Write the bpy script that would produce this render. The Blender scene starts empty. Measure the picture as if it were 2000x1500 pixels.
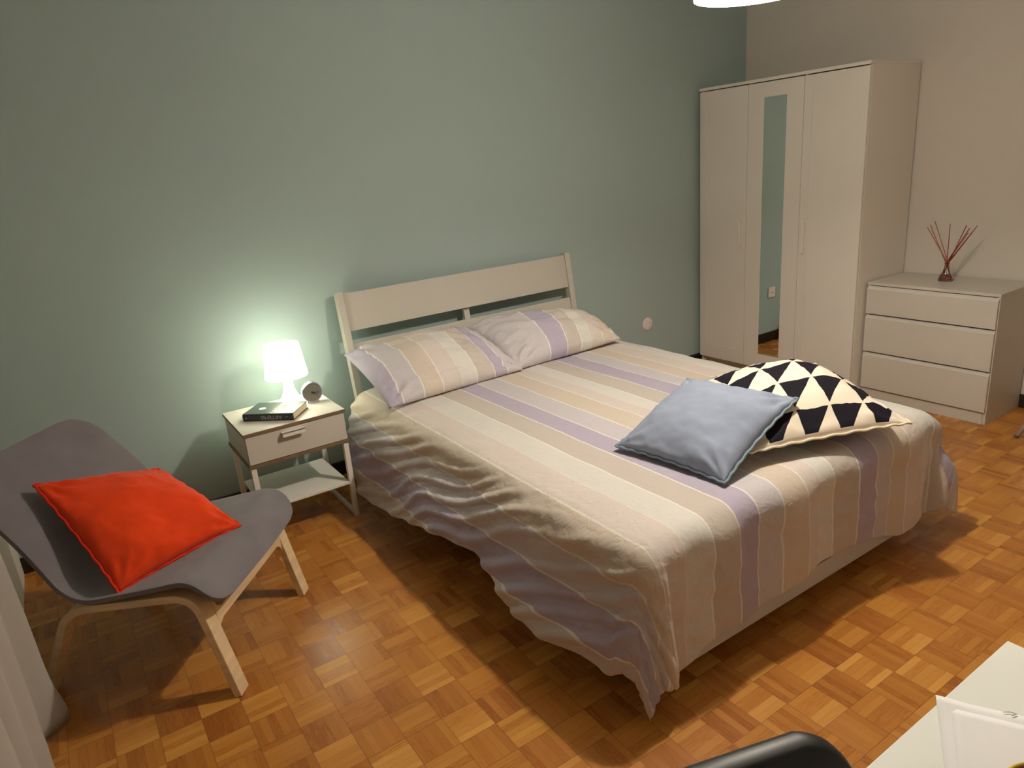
import bpy, bmesh, math, random
from mathutils import Vector, Matrix, noise
random.seed(7)
PI = math.pi
sc = bpy.context.scene
C = sc.collection

# ------------------------------------------------------------------ camera
CAM = Vector((-4.3585, -3.4868, 1.5398))
YAW, PITCH, ROLL, FPX = 0.5657, 0.3054, 0.0843, 1369.36
fw = Vector((math.sin(YAW)*math.cos(PITCH), math.cos(YAW)*math.cos(PITCH), -math.sin(PITCH)))
r0 = Vector((math.cos(YAW), -math.sin(YAW), 0)); d0 = fw.cross(r0)
rt = r0*math.cos(ROLL) + d0*math.sin(ROLL); dn = -r0*math.sin(ROLL) + d0*math.cos(ROLL)
cd = bpy.data.cameras.new('camera'); cam = bpy.data.objects.new('camera', cd); C.objects.link(cam)
cd.sensor_width = 36; cd.lens = FPX/2000*36; cd.clip_start = .02
up = -dn; bk = -fw
cam.matrix_world = Matrix(((rt.x, up.x, bk.x, CAM.x), (rt.y, up.y, bk.y, CAM.y), (rt.z, up.z, bk.z, CAM.z), (0, 0, 0, 1)))
sc.camera = cam

# ------------------------------------------------------------------ world and exposure
w = bpy.data.worlds.new('world'); sc.world = w; w.use_nodes = True
w.node_tree.nodes['Background'].inputs[0].default_value = (.02, .02, .03, 1)
w.node_tree.nodes['Background'].inputs[1].default_value = .2
sc.view_settings.view_transform = 'Standard'; sc.view_settings.look = 'None'
sc.view_settings.exposure = 0.0; sc.view_settings.gamma = 1.0
sc.view_settings.use_curve_mapping = False
try:
    sc.cycles.use_denoising = True
    sc.cycles.max_bounces = 10; sc.cycles.diffuse_bounces = 6
    sc.cycles.sample_clamp_indirect = 6
except Exception:
    pass

PEND = Vector((-2.475, -2.010, 1.947))       # bottom rim centre of the ceiling lamp
LAMP = Vector((-3.545, -.25, .5385))      # foot of the bedside lamp
P_PEND, COL_PEND = 88.0, (1.0, .90, .76)
P_LAMP, COL_LAMP = 3.2, (1.0, 1.0, .72)

# ------------------------------------------------------------------ materials
def mat(name, col, rough=.6, spec=.3, metal=0.0, emit=None, es=0.0, sheen=0.0):
    m = bpy.data.materials.new(name); m.use_nodes = True
    b = m.node_tree.nodes['Principled BSDF']
    b.inputs['Base Color'].default_value = (*col, 1); b.inputs['Roughness'].default_value = rough
    b.inputs['Metallic'].default_value = metal; b.inputs['Specular IOR Level'].default_value = spec
    if sheen: b.inputs['Sheen Weight'].default_value = sheen
    if emit:
        b.inputs['Emission Color'].default_value = (*emit, 1); b.inputs['Emission Strength'].default_value = es
    return m
def nodes(m): return m.node_tree.nodes, m.node_tree.links, m.node_tree.nodes['Principled BSDF']
def math_node(N, L, op, a, b=None, c=None):
    n = N.new('ShaderNodeMath'); n.operation = op
    for i, v in enumerate((a, b, c)):
        if v is None: continue
        if isinstance(v, (int, float)): n.inputs[i].default_value = v
        else: L.new(v, n.inputs[i])
    return n.outputs[0]
def add_noise_bump(m, scale, strength, dist=.002, detail=3, space='Object', stretch=None):
    N, L, b = nodes(m)
    tc = N.new('ShaderNodeTexCoord'); no = N.new('ShaderNodeTexNoise'); no.inputs['Scale'].default_value = scale
    no.inputs['Detail'].default_value = detail
    src = tc.outputs[space]
    if stretch:
        mp = N.new('ShaderNodeMapping'); mp.inputs['Scale'].default_value = stretch; L.new(src, mp.inputs[0]); src = mp.outputs[0]
    L.new(src, no.inputs['Vector'])
    bu = N.new('ShaderNodeBump'); bu.inputs['Strength'].default_value = strength; bu.inputs['Distance'].default_value = dist
    L.new(no.outputs['Fac'], bu.inputs['Height']); L.new(bu.outputs[0], b.inputs['Normal'])
    return no
def mottled(m, col, scale, amount, detail=4, stretch=None, space='Object'):
    N, L, b = nodes(m)
    tc = N.new('ShaderNodeTexCoord'); no = N.new('ShaderNodeTexNoise'); no.inputs['Scale'].default_value = scale
    no.inputs['Detail'].default_value = detail
    src = tc.outputs[space]
    if stretch:
        mp = N.new('ShaderNodeMapping'); mp.inputs['Scale'].default_value = stretch; L.new(src, mp.inputs[0]); src = mp.outputs[0]
    L.new(src, no.inputs['Vector'])
    cr = N.new('ShaderNodeValToRGB'); cr.color_ramp.elements[0].position = .3; cr.color_ramp.elements[1].position = .7
    cr.color_ramp.elements[0].color = (*[c*(1-amount) for c in col], 1); cr.color_ramp.elements[1].color = (*[min(1, c*(1+amount)) for c in col], 1)
    L.new(no.outputs['Fac'], cr.inputs[0]); L.new(cr.outputs[0], b.inputs['Base Color'])

M = {}
TEAL = (.36, .455, .445)
M['teal'] = mat('teal_paint', TEAL, .75, .15); add_noise_bump(M['teal'], 220, .12, .001)
CREAM = (.63, .595, .535)
M['cream'] = mat('cream_paint', CREAM, .75, .15); add_noise_bump(M['cream'], 220, .12, .001)
M['ceil'] = mat('ceiling_paint', (.42, .41, .38), .85, .1); add_noise_bump(M['ceil'], 150, .1, .001)
M['dark_wood'] = mat('dark_baseboard_wood', (.022, .014, .009), .4, .4); mottled(M['dark_wood'], (.022, .014, .009), 6, .4, stretch=(1, 1, 12))
M['white'] = mat('white_foil', (.57, .54, .48), .42, .35); mottled(M['white'], (.57, .54, .48), 3, .015)
M['wardrobe_white'] = mat('wardrobe_foil', (.72, .68, .62), .42, .3); mottled(M['wardrobe_white'], (.72, .68, .62), 3, .015)
M['bed_white'] = mat('bed_white_foil', (.50, .475, .42), .4, .35); mottled(M['bed_white'], (.50, .475, .42), 3, .015)
M['white_metal'] = mat('white_powder_coat', (.78, .75, .68), .35, .4); add_noise_bump(M['white_metal'], 400, .08, .0005)
M['brown_edge'] = mat('brown_edge_strip', (.20, .13, .075), .5, .3); mottled(M['brown_edge'], (.20, .13, .075), 20, .15)
M['rail_grey'] = mat('grey_white_rail', (.60, .59, .56), .45, .3); mottled(M['rail_grey'], (.60, .59, .56), 5, .03)
M['socket'] = mat('white_plastic', (.80, .72, .68), .4, .4); mottled(M['socket'], (.80, .72, .68), 9, .02)
M['desk'] = mat('desk_white', (.84, .87, .83), .4, .3); mottled(M['desk'], (.84, .87, .83), 4, .01)
M['paper'] = mat('paper', (.86, .87, .88), .8, .1); mottled(M['paper'], (.86, .87, .88), 14, .01)
M['birch'] = mat('birch_veneer', (.72, .55, .33), .45, .3)
mottled(M['birch'], (.72, .55, .33), 6, .12, detail=6, stretch=(1, 1, 8))
M['grey_fabric'] = mat('grey_seat_fabric', (.172, .157, .168), .9, .1, sheen=.25)
mottled(M['grey_fabric'], (.172, .157, .168), 9, .10)
add = add_noise_bump(M['grey_fabric'], 900, .25, .001)
M['orange'] = mat('orange_cotton', (.70, .052, .007), .85, .1, sheen=.15); mottled(M['orange'], (.70, .052, .007), 12, .07); add_noise_bump(M['orange'], 700, .3, .001)
M['orange_seam'] = mat('orange_seam', (.62, .035, .015), .85, .1); mottled(M['orange_seam'], (.62, .035, .015), 30, .08)
M['blue'] = mat('blue_cotton', (.28, .325, .43), .85, .1, sheen=.15); mottled(M['blue'], (.28, .325, .43), 12, .04); add_noise_bump(M['blue'], 700, .3, .001)
M['blue_seam'] = mat('blue_seam', (.24, .31, .37), .85, .1); mottled(M['blue_seam'], (.24, .31, .37), 30, .06)
M['mattress'] = mat('mattress_ticking', (.6, .58, .54), .9, .1); add_noise_bump(M['mattress'], 60, .3, .003)
M['black_plastic'] = mat('black_leatherette', (.010, .010, .010), .42, .35); add_noise_bump(M['black_plastic'], 500, .15, .0005)
M['chrome'] = mat('steel', (.55, .55, .55), .3, .5, metal=1.0); mottled(M['chrome'], (.55, .55, .55), 30, .04)
M['clock_face'] = mat('clock_face_grey', (.16, .145, .125), .45, .4); mottled(M['clock_face'], (.16, .145, .125), 25, .04)
M['dark_hand'] = mat('dark_clock_hand', (.02, .02, .02), .4, .4); mottled(M['dark_hand'], (.02, .02, .02), 25, .1)
M['clock_metal'] = mat('clock_metal', (.42, .40, .52), .28, .5, metal=.8); mottled(M['clock_metal'], (.42, .40, .52), 25, .04)
M['book_cover'] = mat('book_cover_dark', (.028, .042, .038), .3, .5)
M['pages'] = mat('book_pages', (.72, .62, .42), .9, .1)
N_, L_, B_ = nodes(M['pages'])
tc = N_.new('ShaderNodeTexCoord'); wv = N_.new('ShaderNodeTexWave'); wv.bands_direction = 'Z'; wv.inputs['Scale'].default_value = 260
L_.new(tc.outputs['Object'], wv.inputs[0]); cr = N_.new('ShaderNodeValToRGB')
cr.color_ramp.elements[0].color = (.55, .45, .28, 1); cr.color_ramp.elements[1].color = (.76, .66, .46, 1)
L_.new(wv.outputs['Fac'], cr.inputs[0]); L_.new(cr.outputs[0], B_.inputs['Base Color'])
M['spine_text'] = mat('pale_print', (.38, .37, .35), .5, .3); mottled(M['spine_text'], (.38, .37, .35), 90, .1)
M['cover_art'] = mat('silver_print', (.5, .52, .5), .3, .5); mottled(M['cover_art'], (.5, .52, .5), 40, .3)
M['reed'] = mat('red_reed', (.30, .055, .035), .7, .2); mottled(M['reed'], (.30, .055, .035), 30, .25, stretch=(1, 1, .3))
M['pale_reed'] = mat('pale_reed', (.42, .14, .09), .7, .2); mottled(M['pale_reed'], (.42, .14, .09), 30, .2, stretch=(1, 1, .3))
m = mat('bottle_glass', (.97, .97, .96), .03, .5); m.node_tree.nodes['Principled BSDF'].inputs['Transmission Weight'].default_value = 1.0
m.node_tree.nodes['Principled BSDF'].inputs['IOR'].default_value = 1.35
M['glass'] = m
m = mat('red_oil', (.75, .25, .2), .03, .5); m.node_tree.nodes['Principled BSDF'].inputs['Transmission Weight'].default_value = 1.0
m.node_tree.nodes['Principled BSDF'].inputs['IOR'].default_value = 1.33
M['oil'] = m
M['mirror'] = mat('mirror_glass', (.80, .84, .80), .015, .5, metal=1.0)
M['groove'] = mat('dark_groove', (.10, .085, .065), .8, .1)
M['magenta'] = mat('magenta_glaze', (.30, .012, .10), .3, .4); mottled(M['magenta'], (.30, .012, .10), 18, .5)
M['yellow'] = mat('yellow_rim', (.62, .50, .05), .4, .4); mottled(M['yellow'], (.62, .50, .05), 18, .15)
M['pencil'] = mat('pencil_grey', (.55, .53, .51), .8, .1)
M['shade'] = mat('shade_lit_fabric', (.85, .83, .78), .8, .1, emit=(1, .90, .78), es=12)
N_, L_, B_ = nodes(M['shade']); add_noise_bump(M['shade'], 300, .1, .001)
tp = N_.new('ShaderNodeBsdfTransparent'); mx = N_.new('ShaderNodeMixShader'); mx.inputs[0].default_value = .42   # thin open-weave fabric
L_.new(B_.outputs[0], mx.inputs[1]); L_.new(tp.outputs[0], mx.inputs[2]); L_.new(mx.outputs[0], N_['Material Output'].inputs[0])
M['lamp_shade'] = mat('lamp_shade_lit_plastic', (.85, .85, .80), .5, .3, emit=(1.0, 1.0, .74), es=11.0)
M['lamp_base'] = mat('lamp_base_painted_glare', (.90, .90, .84), .4, .3, emit=(.93, 1.0, .80), es=1.2)  # base gives no light itself; the lamp's glare is painted on as emission
M['bulb'] = mat('bulb_lit', (.9, .9, .9), .5, .3, emit=(1, .85, .65), es=12.0)
M['cord'] = mat('white_cord', (.7, .68, .64), .5, .3); mottled(M['cord'], (.7, .68, .64), 40, .03)

# sheer curtain
m = bpy.data.materials.new('sheer_curtain'); m.use_nodes = True; N, L, b = nodes(m)
b.inputs['Base Color'].default_value = (.56, .53, .48, 1); b.inputs['Roughness'].default_value = .9; b.inputs['Specular IOR Level'].default_value = .1
tr = N.new('ShaderNodeBsdfTranslucent'); tr.inputs[0].default_value = (.55, .52, .46, 1)
mx = N.new('ShaderNodeMixShader'); mx.inputs[0].default_value = .3
L.new(b.outputs[0], mx.inputs[1]); L.new(tr.outputs[0], mx.inputs[2]); L.new(mx.outputs[0], N['Material Output'].inputs[0])
M['curtain'] = m

# parquet floor: basket weave of five-strip squares
def parquet():
    m = bpy.data.materials.new('mosaic_parquet'); m.use_nodes = True; N, L, b = nodes(m)
    T = .1163
    geo = N.new('ShaderNodeNewGeometry'); sp = N.new('ShaderNodeSeparateXYZ'); L.new(geo.outputs['Position'], sp.inputs[0])
    f = lambda op, a, b_=None, c=None: math_node(N, L, op, a, b_, c)
    X = f('DIVIDE', f('ADD', sp.outputs[0], 3.704 + T*60), T)
    Y = f('DIVIDE', f('ADD', sp.outputs[1], 1.915 + T*60), T)
    ix, iy = f('FLOOR', X), f('FLOOR', Y); fx, fy = f('FRACT', X), f('FRACT', Y)
    par = f('MODULO', f('ADD', ix, iy), 2.0)            # 1: strips run along x
    u = f('ADD', f('MULTIPLY', par, fy), f('MULTIPLY', f('SUBTRACT', 1.0, par), fx))   # across the strips
    v = f('ADD', f('MULTIPLY', par, fx), f('MULTIPLY', f('SUBTRACT', 1.0, par), fy))   # along the strips
    s5 = f('MULTIPLY', u, 5.0); si = f('FLOOR', s5); sf = f('FRACT', s5)
    cb = N.new('ShaderNodeCombineXYZ'); L.new(ix, cb.inputs[0]); L.new(iy, cb.inputs[1]); L.new(si, cb.inputs[2])
    wn = N.new('ShaderNodeTexWhiteNoise'); wn.noise_dimensions = '3D'; L.new(cb.outputs[0], wn.inputs['Vector'])
    cb2 = N.new('ShaderNodeCombineXYZ'); L.new(ix, cb2.inputs[0]); L.new(iy, cb2.inputs[1])
    wn2 = N.new('ShaderNodeTexWhiteNoise'); wn2.noise_dimensions = '3D'; L.new(cb2.outputs[0], wn2.inputs['Vector'])
    # grain
    gv = N.new('ShaderNodeCombineXYZ'); L.new(f('MULTIPLY', u, 14.0), gv.inputs[0]); L.new(f('MULTIPLY', v, 1.6), gv.inputs[1])
    L.new(f('MULTIPLY', wn.outputs['Value'], 50.0), gv.inputs[2])
    gn = N.new('ShaderNodeTexNoise'); gn.inputs['Scale'].default_value = 1.5; gn.inputs['Detail'].default_value = 5; L.new(gv.outputs[0], gn.inputs['Vector'])
    tone = f('ADD', f('ADD', f('MULTIPLY', wn.outputs['Value'], .36), f('MULTIPLY', wn2.outputs['Value'], .22)),
             f('ADD', f('MULTIPLY', par, .20), f('MULTIPLY', gn.outputs['Fac'], .24)))
    cr = N.new('ShaderNodeValToRGB'); e = cr.color_ramp.elements
    e[0].position = .1; e[0].color = (.30, .098, .018, 1); e[1].position = 1.0; e[1].color = (.66, .34, .075, 1)
    a = e.new(.4); a.color = (.40, .150, .026, 1); a = e.new(.7); a.color = (.50, .215, .038, 1)
    L.new(tone, cr.inputs[0])
    # joints
    ed = f('MINIMUM', f('MINIMUM', fx, f('SUBTRACT', 1.0, fx)), f('MINIMUM', fy, f('SUBTRACT', 1.0, fy)))
    sd = f('MINIMUM', sf, f('SUBTRACT', 1.0, sf))
    j1 = f('LESS_THAN', ed, .010); j2 = f('LESS_THAN', sd, .035)
    j = f('MAXIMUM', f('MULTIPLY', j1, .55), f('MULTIPLY', j2, .32))
    mix = N.new('ShaderNodeMixRGB'); mix.inputs[2].default_value = (.11, .04, .008, 1)
    L.new(j, mix.inputs[0]); L.new(cr.outputs[0], mix.inputs[1]); L.new(mix.outputs[0], b.inputs['Base Color'])
    rr = f('ADD', f('MULTIPLY', gn.outputs['Fac'], .12), f('ADD', f('MULTIPLY', wn.outputs['Value'], .08), .20))
    L.new(rr, b.inputs['Roughness']); b.inputs['Specular IOR Level'].default_value = .4
    bu = N.new('ShaderNodeBump'); bu.inputs['Strength'].default_value = .25; bu.inputs['Distance'].default_value = .0006
    L.new(f('SUBTRACT', f('MULTIPLY', wn.outputs['Value'], .5), j), bu.inputs['Height']); L.new(bu.outputs[0], b.inputs['Normal'])
    return m
M['parquet'] = parquet()

# striped bed linen: U counts the bands (one band per unit), V runs along the stripe
VIO, LIL, ORA, PIN, CRE, TAN = (.42, .375, .47), (.53, .50, .52), (.58, .50, .42), (.61, .54, .50), (.62, .60, .56), (.515, .46, .415)
def striped(name):
    m = bpy.data.materials.new(name); m.use_nodes = True; N, L, b = nodes(m)
    f = lambda op, a, b_=None, c=None: math_node(N, L, op, a, b_, c)
    uv = N.new('ShaderNodeUVMap'); uv.uv_map = 'UVMap'; sp = N.new('ShaderNodeSeparateXYZ'); L.new(uv.outputs[0], sp.inputs[0])
    nz = N.new('ShaderNodeTexNoise'); nz.inputs['Scale'].default_value = 6; L.new(uv.outputs[0], nz.inputs['Vector'])
    U = f('ADD', sp.outputs[0], f('MULTIPLY', f('SUBTRACT', nz.outputs['Fac'], .5), .05))
    fr = f('FRACT', f('DIVIDE', f('ADD', U, 60.0), 6.0))
    cr = N.new('ShaderNodeValToRGB'); e = cr.color_ramp.elements; cr.color_ramp.interpolation = 'CONSTANT'
    e[0].position = 0; e[0].color = (*VIO, 1); e[1].position = 1/6; e[1].color = (*LIL, 1)
    for k, c in ((2, ORA), (3, PIN), (4, CRE), (5, TAN)):
        q = e.new(k/6); q.color = (*c, 1)
    L.new(fr, cr.inputs[0])
    fU = f('FRACT', f('ADD', U, 60.0)); ed = f('MINIMUM', fU, f('SUBTRACT', 1.0, fU))
    line = N.new('ShaderNodeMapRange'); line.inputs[1].default_value = .018; line.inputs[2].default_value = .038
    line.inputs[3].default_value = 1; line.inputs[4].default_value = 0; L.new(ed, line.inputs[0])
    # the soft seam between the pink and the cream band carries hardly any line
    near4 = f('LESS_THAN', f('ABSOLUTE', f('SUBTRACT', f('MULTIPLY', fr, 6.0), 4.0)), .2)
    lf = f('MULTIPLY', line.outputs[0], f('SUBTRACT', 1.0, f('MULTIPLY', near4, .6)))
    mix = N.new('ShaderNodeMixRGB'); mix.inputs[2].default_value = (.76, .74, .68, 1); L.new(f('MULTIPLY', lf, .85), mix.inputs[0])
    L.new(cr.outputs[0], mix.inputs[1]); L.new(mix.outputs[0], b.inputs['Base Color'])
    b.inputs['Roughness'].default_value = .72; b.inputs['Specular IOR Level'].default_value = .22; b.inputs['Sheen Weight'].default_value = .1
    tc = N.new('ShaderNodeTexCoord'); n2 = N.new('ShaderNodeTexNoise'); n2.inputs['Scale'].default_value = 26; n2.inputs['Detail'].default_value = 6
    n2.inputs['Distortion'].default_value = 1.2; L.new(tc.outputs['Object'], n2.inputs['Vector'])
    bu = N.new('ShaderNodeBump'); bu.inputs['Strength'].default_value = .5; bu.inputs['Distance'].default_value = .007
    L.new(n2.outputs['Fac'], bu.inputs['Height']); L.new(bu.outputs[0], b.inputs['Normal'])
    return m
M['stripes'] = striped('striped_cotton')

def triangles():
    m = bpy.data.materials.new('black_and_cream_triangles'); m.use_nodes = True; N, L, b = nodes(m)
    f = lambda op, a, b_=None, c=None: math_node(N, L, op, a, b_, c)
    uv = N.new('ShaderNodeUVMap'); uv.uv_map = 'UVMap'; sp = N.new('ShaderNodeSeparateXYZ'); L.new(uv.outputs[0], sp.inputs[0])
    n = 4.5
    fu = f('FRACT', f('ADD', f('MULTIPLY', sp.outputs[0], n), 20.46)); fv = f('FRACT', f('ADD', f('MULTIPLY', sp.outputs[1], n), 20.13))
    s = f('ADD', fu, fv)
    k = f('MULTIPLY', f('LESS_THAN', s, .97), f('MULTIPLY', f('GREATER_THAN', fu, .02), f('GREATER_THAN', fv, .02)))
    # plain border along the seams
    bd = f('MULTIPLY', f('MULTIPLY', f('GREATER_THAN', sp.outputs[0], .02), f('LESS_THAN', sp.outputs[0], .98)),
           f('MULTIPLY', f('GREATER_THAN', sp.outputs[1], .02), f('LESS_THAN', sp.outputs[1], .988)))
    k = f('MULTIPLY', k, bd)
    mix = N.new('ShaderNodeMixRGB'); mix.inputs[1].default_value = (.80, .72, .60, 1); mix.inputs[2].default_value = (.012, .010, .016, 1)
    L.new(k, mix.inputs[0]); L.new(mix.outputs[0], b.inputs['Base Color'])
    b.inputs['Roughness'].default_value = .8; b.inputs['Specular IOR Level'].default_value = .15
    return m
M['triangles'] = triangles()
add_noise_bump(M['triangles'], 500, .25, .001)
M['cream_seam'] = mat('cream_seam', (.78, .70, .58), .85, .1); mottled(M['cream_seam'], (.78, .70, .58), 30, .05)

# ------------------------------------------------------------------ helpers
class MB:
    def __init__(s): s.v = []; s.f = []; s.uv = None
    def box(s, a, b, mtx=None):
        x0, y0, z0 = a; x1, y1, z1 = b; n = len(s.v)
        P = [(x0,y0,z0),(x1,y0,z0),(x1,y1,z0),(x0,y1,z0),(x0,y0,z1),(x1,y0,z1),(x1,y1,z1),(x0,y1,z1)]
        if mtx: P = [tuple(mtx @ Vector(p)) for p in P]
        s.v += P
        s.f += [tuple(n+i for i in q) for q in ((0,3,2,1),(4,5,6,7),(0,1,5,4),(1,2,6,5),(2,3,7,6),(3,0,4,7))]
        return s
    def prism(s, poly, axis, a, b):       # poly: 2-D outline; extruded along axis from a to b
        n = len(s.v); k = len(poly)
        def P(p, t):
            q = list(p); q.insert({'x': 0, 'y': 1, 'z': 2}[axis], t); return tuple(q)
        s.v += [P(p, a) for p in poly] + [P(p, b) for p in poly]
        s.f += [tuple(n+i for i in range(k)), tuple(n+k+i for i in reversed(range(k)))]
        s.f += [(n+i, n+k+i, n+k+(i+1) % k, n+(i+1) % k) for i in range(k)]
        return s
    def tube(s, pts, r, seg=10, cap=True):
        pts = [Vector(p) for p in pts]; n0 = len(s.v); rs = r if isinstance(r, (list, tuple)) else [r]*len(pts)
        for i, p in enumerate(pts):
            t = (pts[min(i+1, len(pts)-1)] - pts[max(i-1, 0)]).normalized()
            a = Vector((0, 0, 1)) if abs(t.z) < .9 else Vector((1, 0, 0))
            u = t.cross(a).normalized(); v = t.cross(u)
            for k in range(seg):
                th = 2*PI*k/seg; s.v.append(tuple(p + rs[i]*(math.cos(th)*u + math.sin(th)*v)))
        for i in range(len(pts)-1):
            for k in range(seg):
                a, b = n0+i*seg+k, n0+i*seg+(k+1) % seg; s.f.append((a, b, b+seg, a+seg))
        if cap:
            s.f.append(tuple(n0+k for k in reversed(range(seg)))); s.f.append(tuple(n0+(len(pts)-1)*seg+k for k in range(seg)))
        return s
    def lathe(s, prof, c=(0, 0, 0), seg=40, closed=False):
        n0 = len(s.v); k = len(prof)
        for j in range(seg):
            th = 2*PI*j/seg
            for r, z in prof: s.v.append((c[0]+r*math.cos(th), c[1]+r*math.sin(th), c[2]+z))
        for j in range(seg):
            for i in range(k if closed else k-1):
                a, b = n0+j*k+i, n0+((j+1) % seg)*k+i; a2, b2 = n0+j*k+(i+1) % k, n0+((j+1) % seg)*k+(i+1) % k
                s.f.append((a, b, b2, a2))
        return s
    def strip(s, path, wdt, thk, ctr):    # a bent flat bar: path of (y, z), width along x about ctr
        n0 = len(s.v); P = [Vector((p[0], p[1])) for p in path]
        for i, p in enumerate(P):
            t0 = (P[i]-P[i-1]).normalized() if i else (P[1]-P[0]).normalized()
            t1 = (P[i+1]-P[i]).normalized() if i < len(P)-1 else t0
            t = (t0+t1).normalized(); nrm = Vector((-t.y, t.x)); c = max(.5, t.dot(t0))
            for sx, sn in ((-1, -1), (1, -1), (1, 1), (-1, 1)):
                q = p + nrm*sn*thk/2/c; s.v.append((ctr+sx*wdt/2, q.x, q.y))
        for i in range(len(P)-1):
            for k in range(4):
                a, b = n0+4*i+k, n0+4*i+(k+1) % 4; s.f.append((a, b, b+4, a+4))
        s.f.append((n0+3, n0+2, n0+1, n0)); e = n0+4*(len(P)-1); s.f.append((e, e+1, e+2, e+3))
        return s
    def build(s, name, m, parent=None, smooth=False, bevel=0.0, seg=2, loc=None):
        me = bpy.data.meshes.new(name); me.from_pydata([tuple(p) for p in s.v], [], s.f); me.update()
        bm = bmesh.new(); bm.from_mesh(me); bmesh.ops.recalc_face_normals(bm, faces=bm.faces); bm.to_mesh(me); bm.free()
        ms = m if isinstance(m, (list, tuple)) else [m]
        for q in ms: me.materials.append(q)
        if smooth:
            for p in me.polygons: p.use_smooth = True
        o = bpy.data.objects.new(name, me); C.objects.link(o)
        if parent: o.parent = parent
        if loc: o.location = loc
        if bevel:
            b = o.modifiers.new('bevel', 'BEVEL'); b.width = bevel; b.segments = seg; b.limit_method = 'ANGLE'; b.angle_limit = math.radians(40)
            for p in me.polygons: p.use_smooth = True
            wn = o.modifiers.new('wn', 'WEIGHTED_NORMAL'); wn.keep_sharp = False
        return o

def empty(name, loc=(0, 0, 0), rz=0.0):
    o = bpy.data.objects.new(name, None); C.objects.link(o); o.location = loc; o.rotation_euler = (0, 0, rz); o.empty_display_size = .1
    return o
def tag(o, label, cat, group=None):
    o['label'] = label; o['category'] = cat
    if group: o['group'] = group
    return o
def struct(o): o['kind'] = 'structure'; return o
def lerp(a, b, t): return a + (b-a)*t
def sstep(a, b, x):
    t = max(0.0, min(1.0, (x-a)/(b-a))); return t*t*(3-2*t)
def interp(x, xs, ys):
    if x <= xs[0]: return ys[0] + (x-xs[0])*(ys[1]-ys[0])/(xs[1]-xs[0])
    for i in range(len(xs)-1):
        if x <= xs[i+1]: return ys[i] + (x-xs[i])*(ys[i+1]-ys[i])/(xs[i+1]-xs[i])
    return ys[-1] + (x-xs[-1])*(ys[-1]-ys[-2])/(xs[-1]-xs[-2])
def pl(x, xs, ys):
    return interp(max(xs[0], min(xs[-1], x)), xs, ys)
def grid_mesh(name, P, UV, m, parent=None, solid=0.0, flip=False):
    nu, nv = len(P), len(P[0])
    V = [p for row in P for p in row]; F = []
    for i in range(nu-1):
        for j in range(nv-1):
            q = (i*nv+j, (i+1)*nv+j, (i+1)*nv+j+1, i*nv+j+1); F.append(q[::-1] if flip else q)
    me = bpy.data.meshes.new(name); me.from_pydata([tuple(v) for v in V], [], F); me.update(); me.materials.append(m)
    if UV:
        lay = me.uv_layers.new(name='UVMap')
        flat = [t for row in UV for t in row]
        for lp in me.loops: lay.data[lp.index].uv = flat[lp.vertex_index]
    for p in me.polygons: p.use_smooth = True
    o = bpy.data.objects.new(name, me); C.objects.link(o)
    if parent: o.parent = parent
    if solid:
        s = o.modifiers.new('s', 'SOLIDIFY'); s.thickness = solid; s.offset = -1
    return o

# ------------------------------------------------------------------ the room
XL, YF, ZC = -4.748, -3.80, 2.75
struct(MB().box((XL-.1, YF-.1, -.1), (.1, .1, 0)).build('floor', M['parquet']))
struct(MB().box((XL-.1, YF-.1, ZC), (.1, .1, ZC+.1)).build('ceiling', M['ceil']))
struct(MB().box((XL-.1, 0, 0), (.1, .1, ZC)).build('wall_back', M['teal']))
struct(MB().box((0, YF, 0), (.1, 0, ZC)).build('wall_right', M['cream']))
struct(MB().box((XL-.1, YF-.1, 0), (.1, YF, ZC)).build('wall_front', M['cream']))
wl = MB()     # left wall with the window opening
wl.box((XL-.1, YF, 0), (XL, -2.75, ZC)); wl.box((XL-.1, -1.35, 0), (XL, 0, ZC)); wl.box((XL-.1, -2.75, 0), (XL, -1.35, .9)); wl.box((XL-.1, -2.75, 2.3), (XL, -1.35, ZC))
struct(wl.build('wall_left', M['cream']))
wf = MB()
for a, b in (((-2.75, .9), (-2.69, 2.3)), ((-1.41, .9), (-1.35, 2.3)), ((-2.69, .9), (-1.41, .96)), ((-2.69, 2.24), (-1.41, 2.3)), ((-2.09, .96), (-2.01, 2.24))):
    wf.box((XL-.08, a[0], a[1]), (XL-.03, b[0], b[1]))
win = struct(wf.build('window_1', M['white'], bevel=.003))
gl = MB().box((XL-.06, -2.69, .96), (XL-.055, -1.41, 2.24)).build('window_pane', M['glass'], win)
BBH = .077
struct(MB().box((XL, -.014, 0), (0, 0, BBH)).build('baseboard_back', M['dark_wood'], bevel=.003))
struct(MB().box((-.014, YF, 0), (0, -.014, BBH)).build('baseboard_right', M['dark_wood'], bevel=.003))
struct(MB().box((XL, YF, 0), (-.014, YF+.014, BBH)).build('baseboard_front', M['dark_wood'], bevel=.003))

# wall plates
b = MB().lathe([(0, 0), (.040, 0), (.046, -.003), (.046, -.006)], seg=40)
cov = b.build('junction_cover', M['socket'], smooth=True); cov.rotation_euler = (-PI/2, 0, 0); cov.location = (-.992, -.0065, .395)
cov.rotation_euler = (PI/2, 0, 0)
tag(cov, 'small round pale blanking cover low on the green wall right of the bed', 'wall cover')
so = empty('wall_socket', (-1.369, 0, .395)); tag(so, 'white square power socket on the green wall, seen in the wardrobe mirror', 'socket')
MB().box((-.04, -.009, -.04), (.04, 0, .04)).build('face_plate', M['socket'], so, bevel=.003)
for dx in (-.012, 0, .012):
    h = MB().lathe([(0, 0), (.0035, 0), (.0035, -.002)], seg=12).build('hole', M['groove'], so); h.location = (dx, -.0095, 0); h.rotation_euler = (PI/2, 0, 0)

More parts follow.
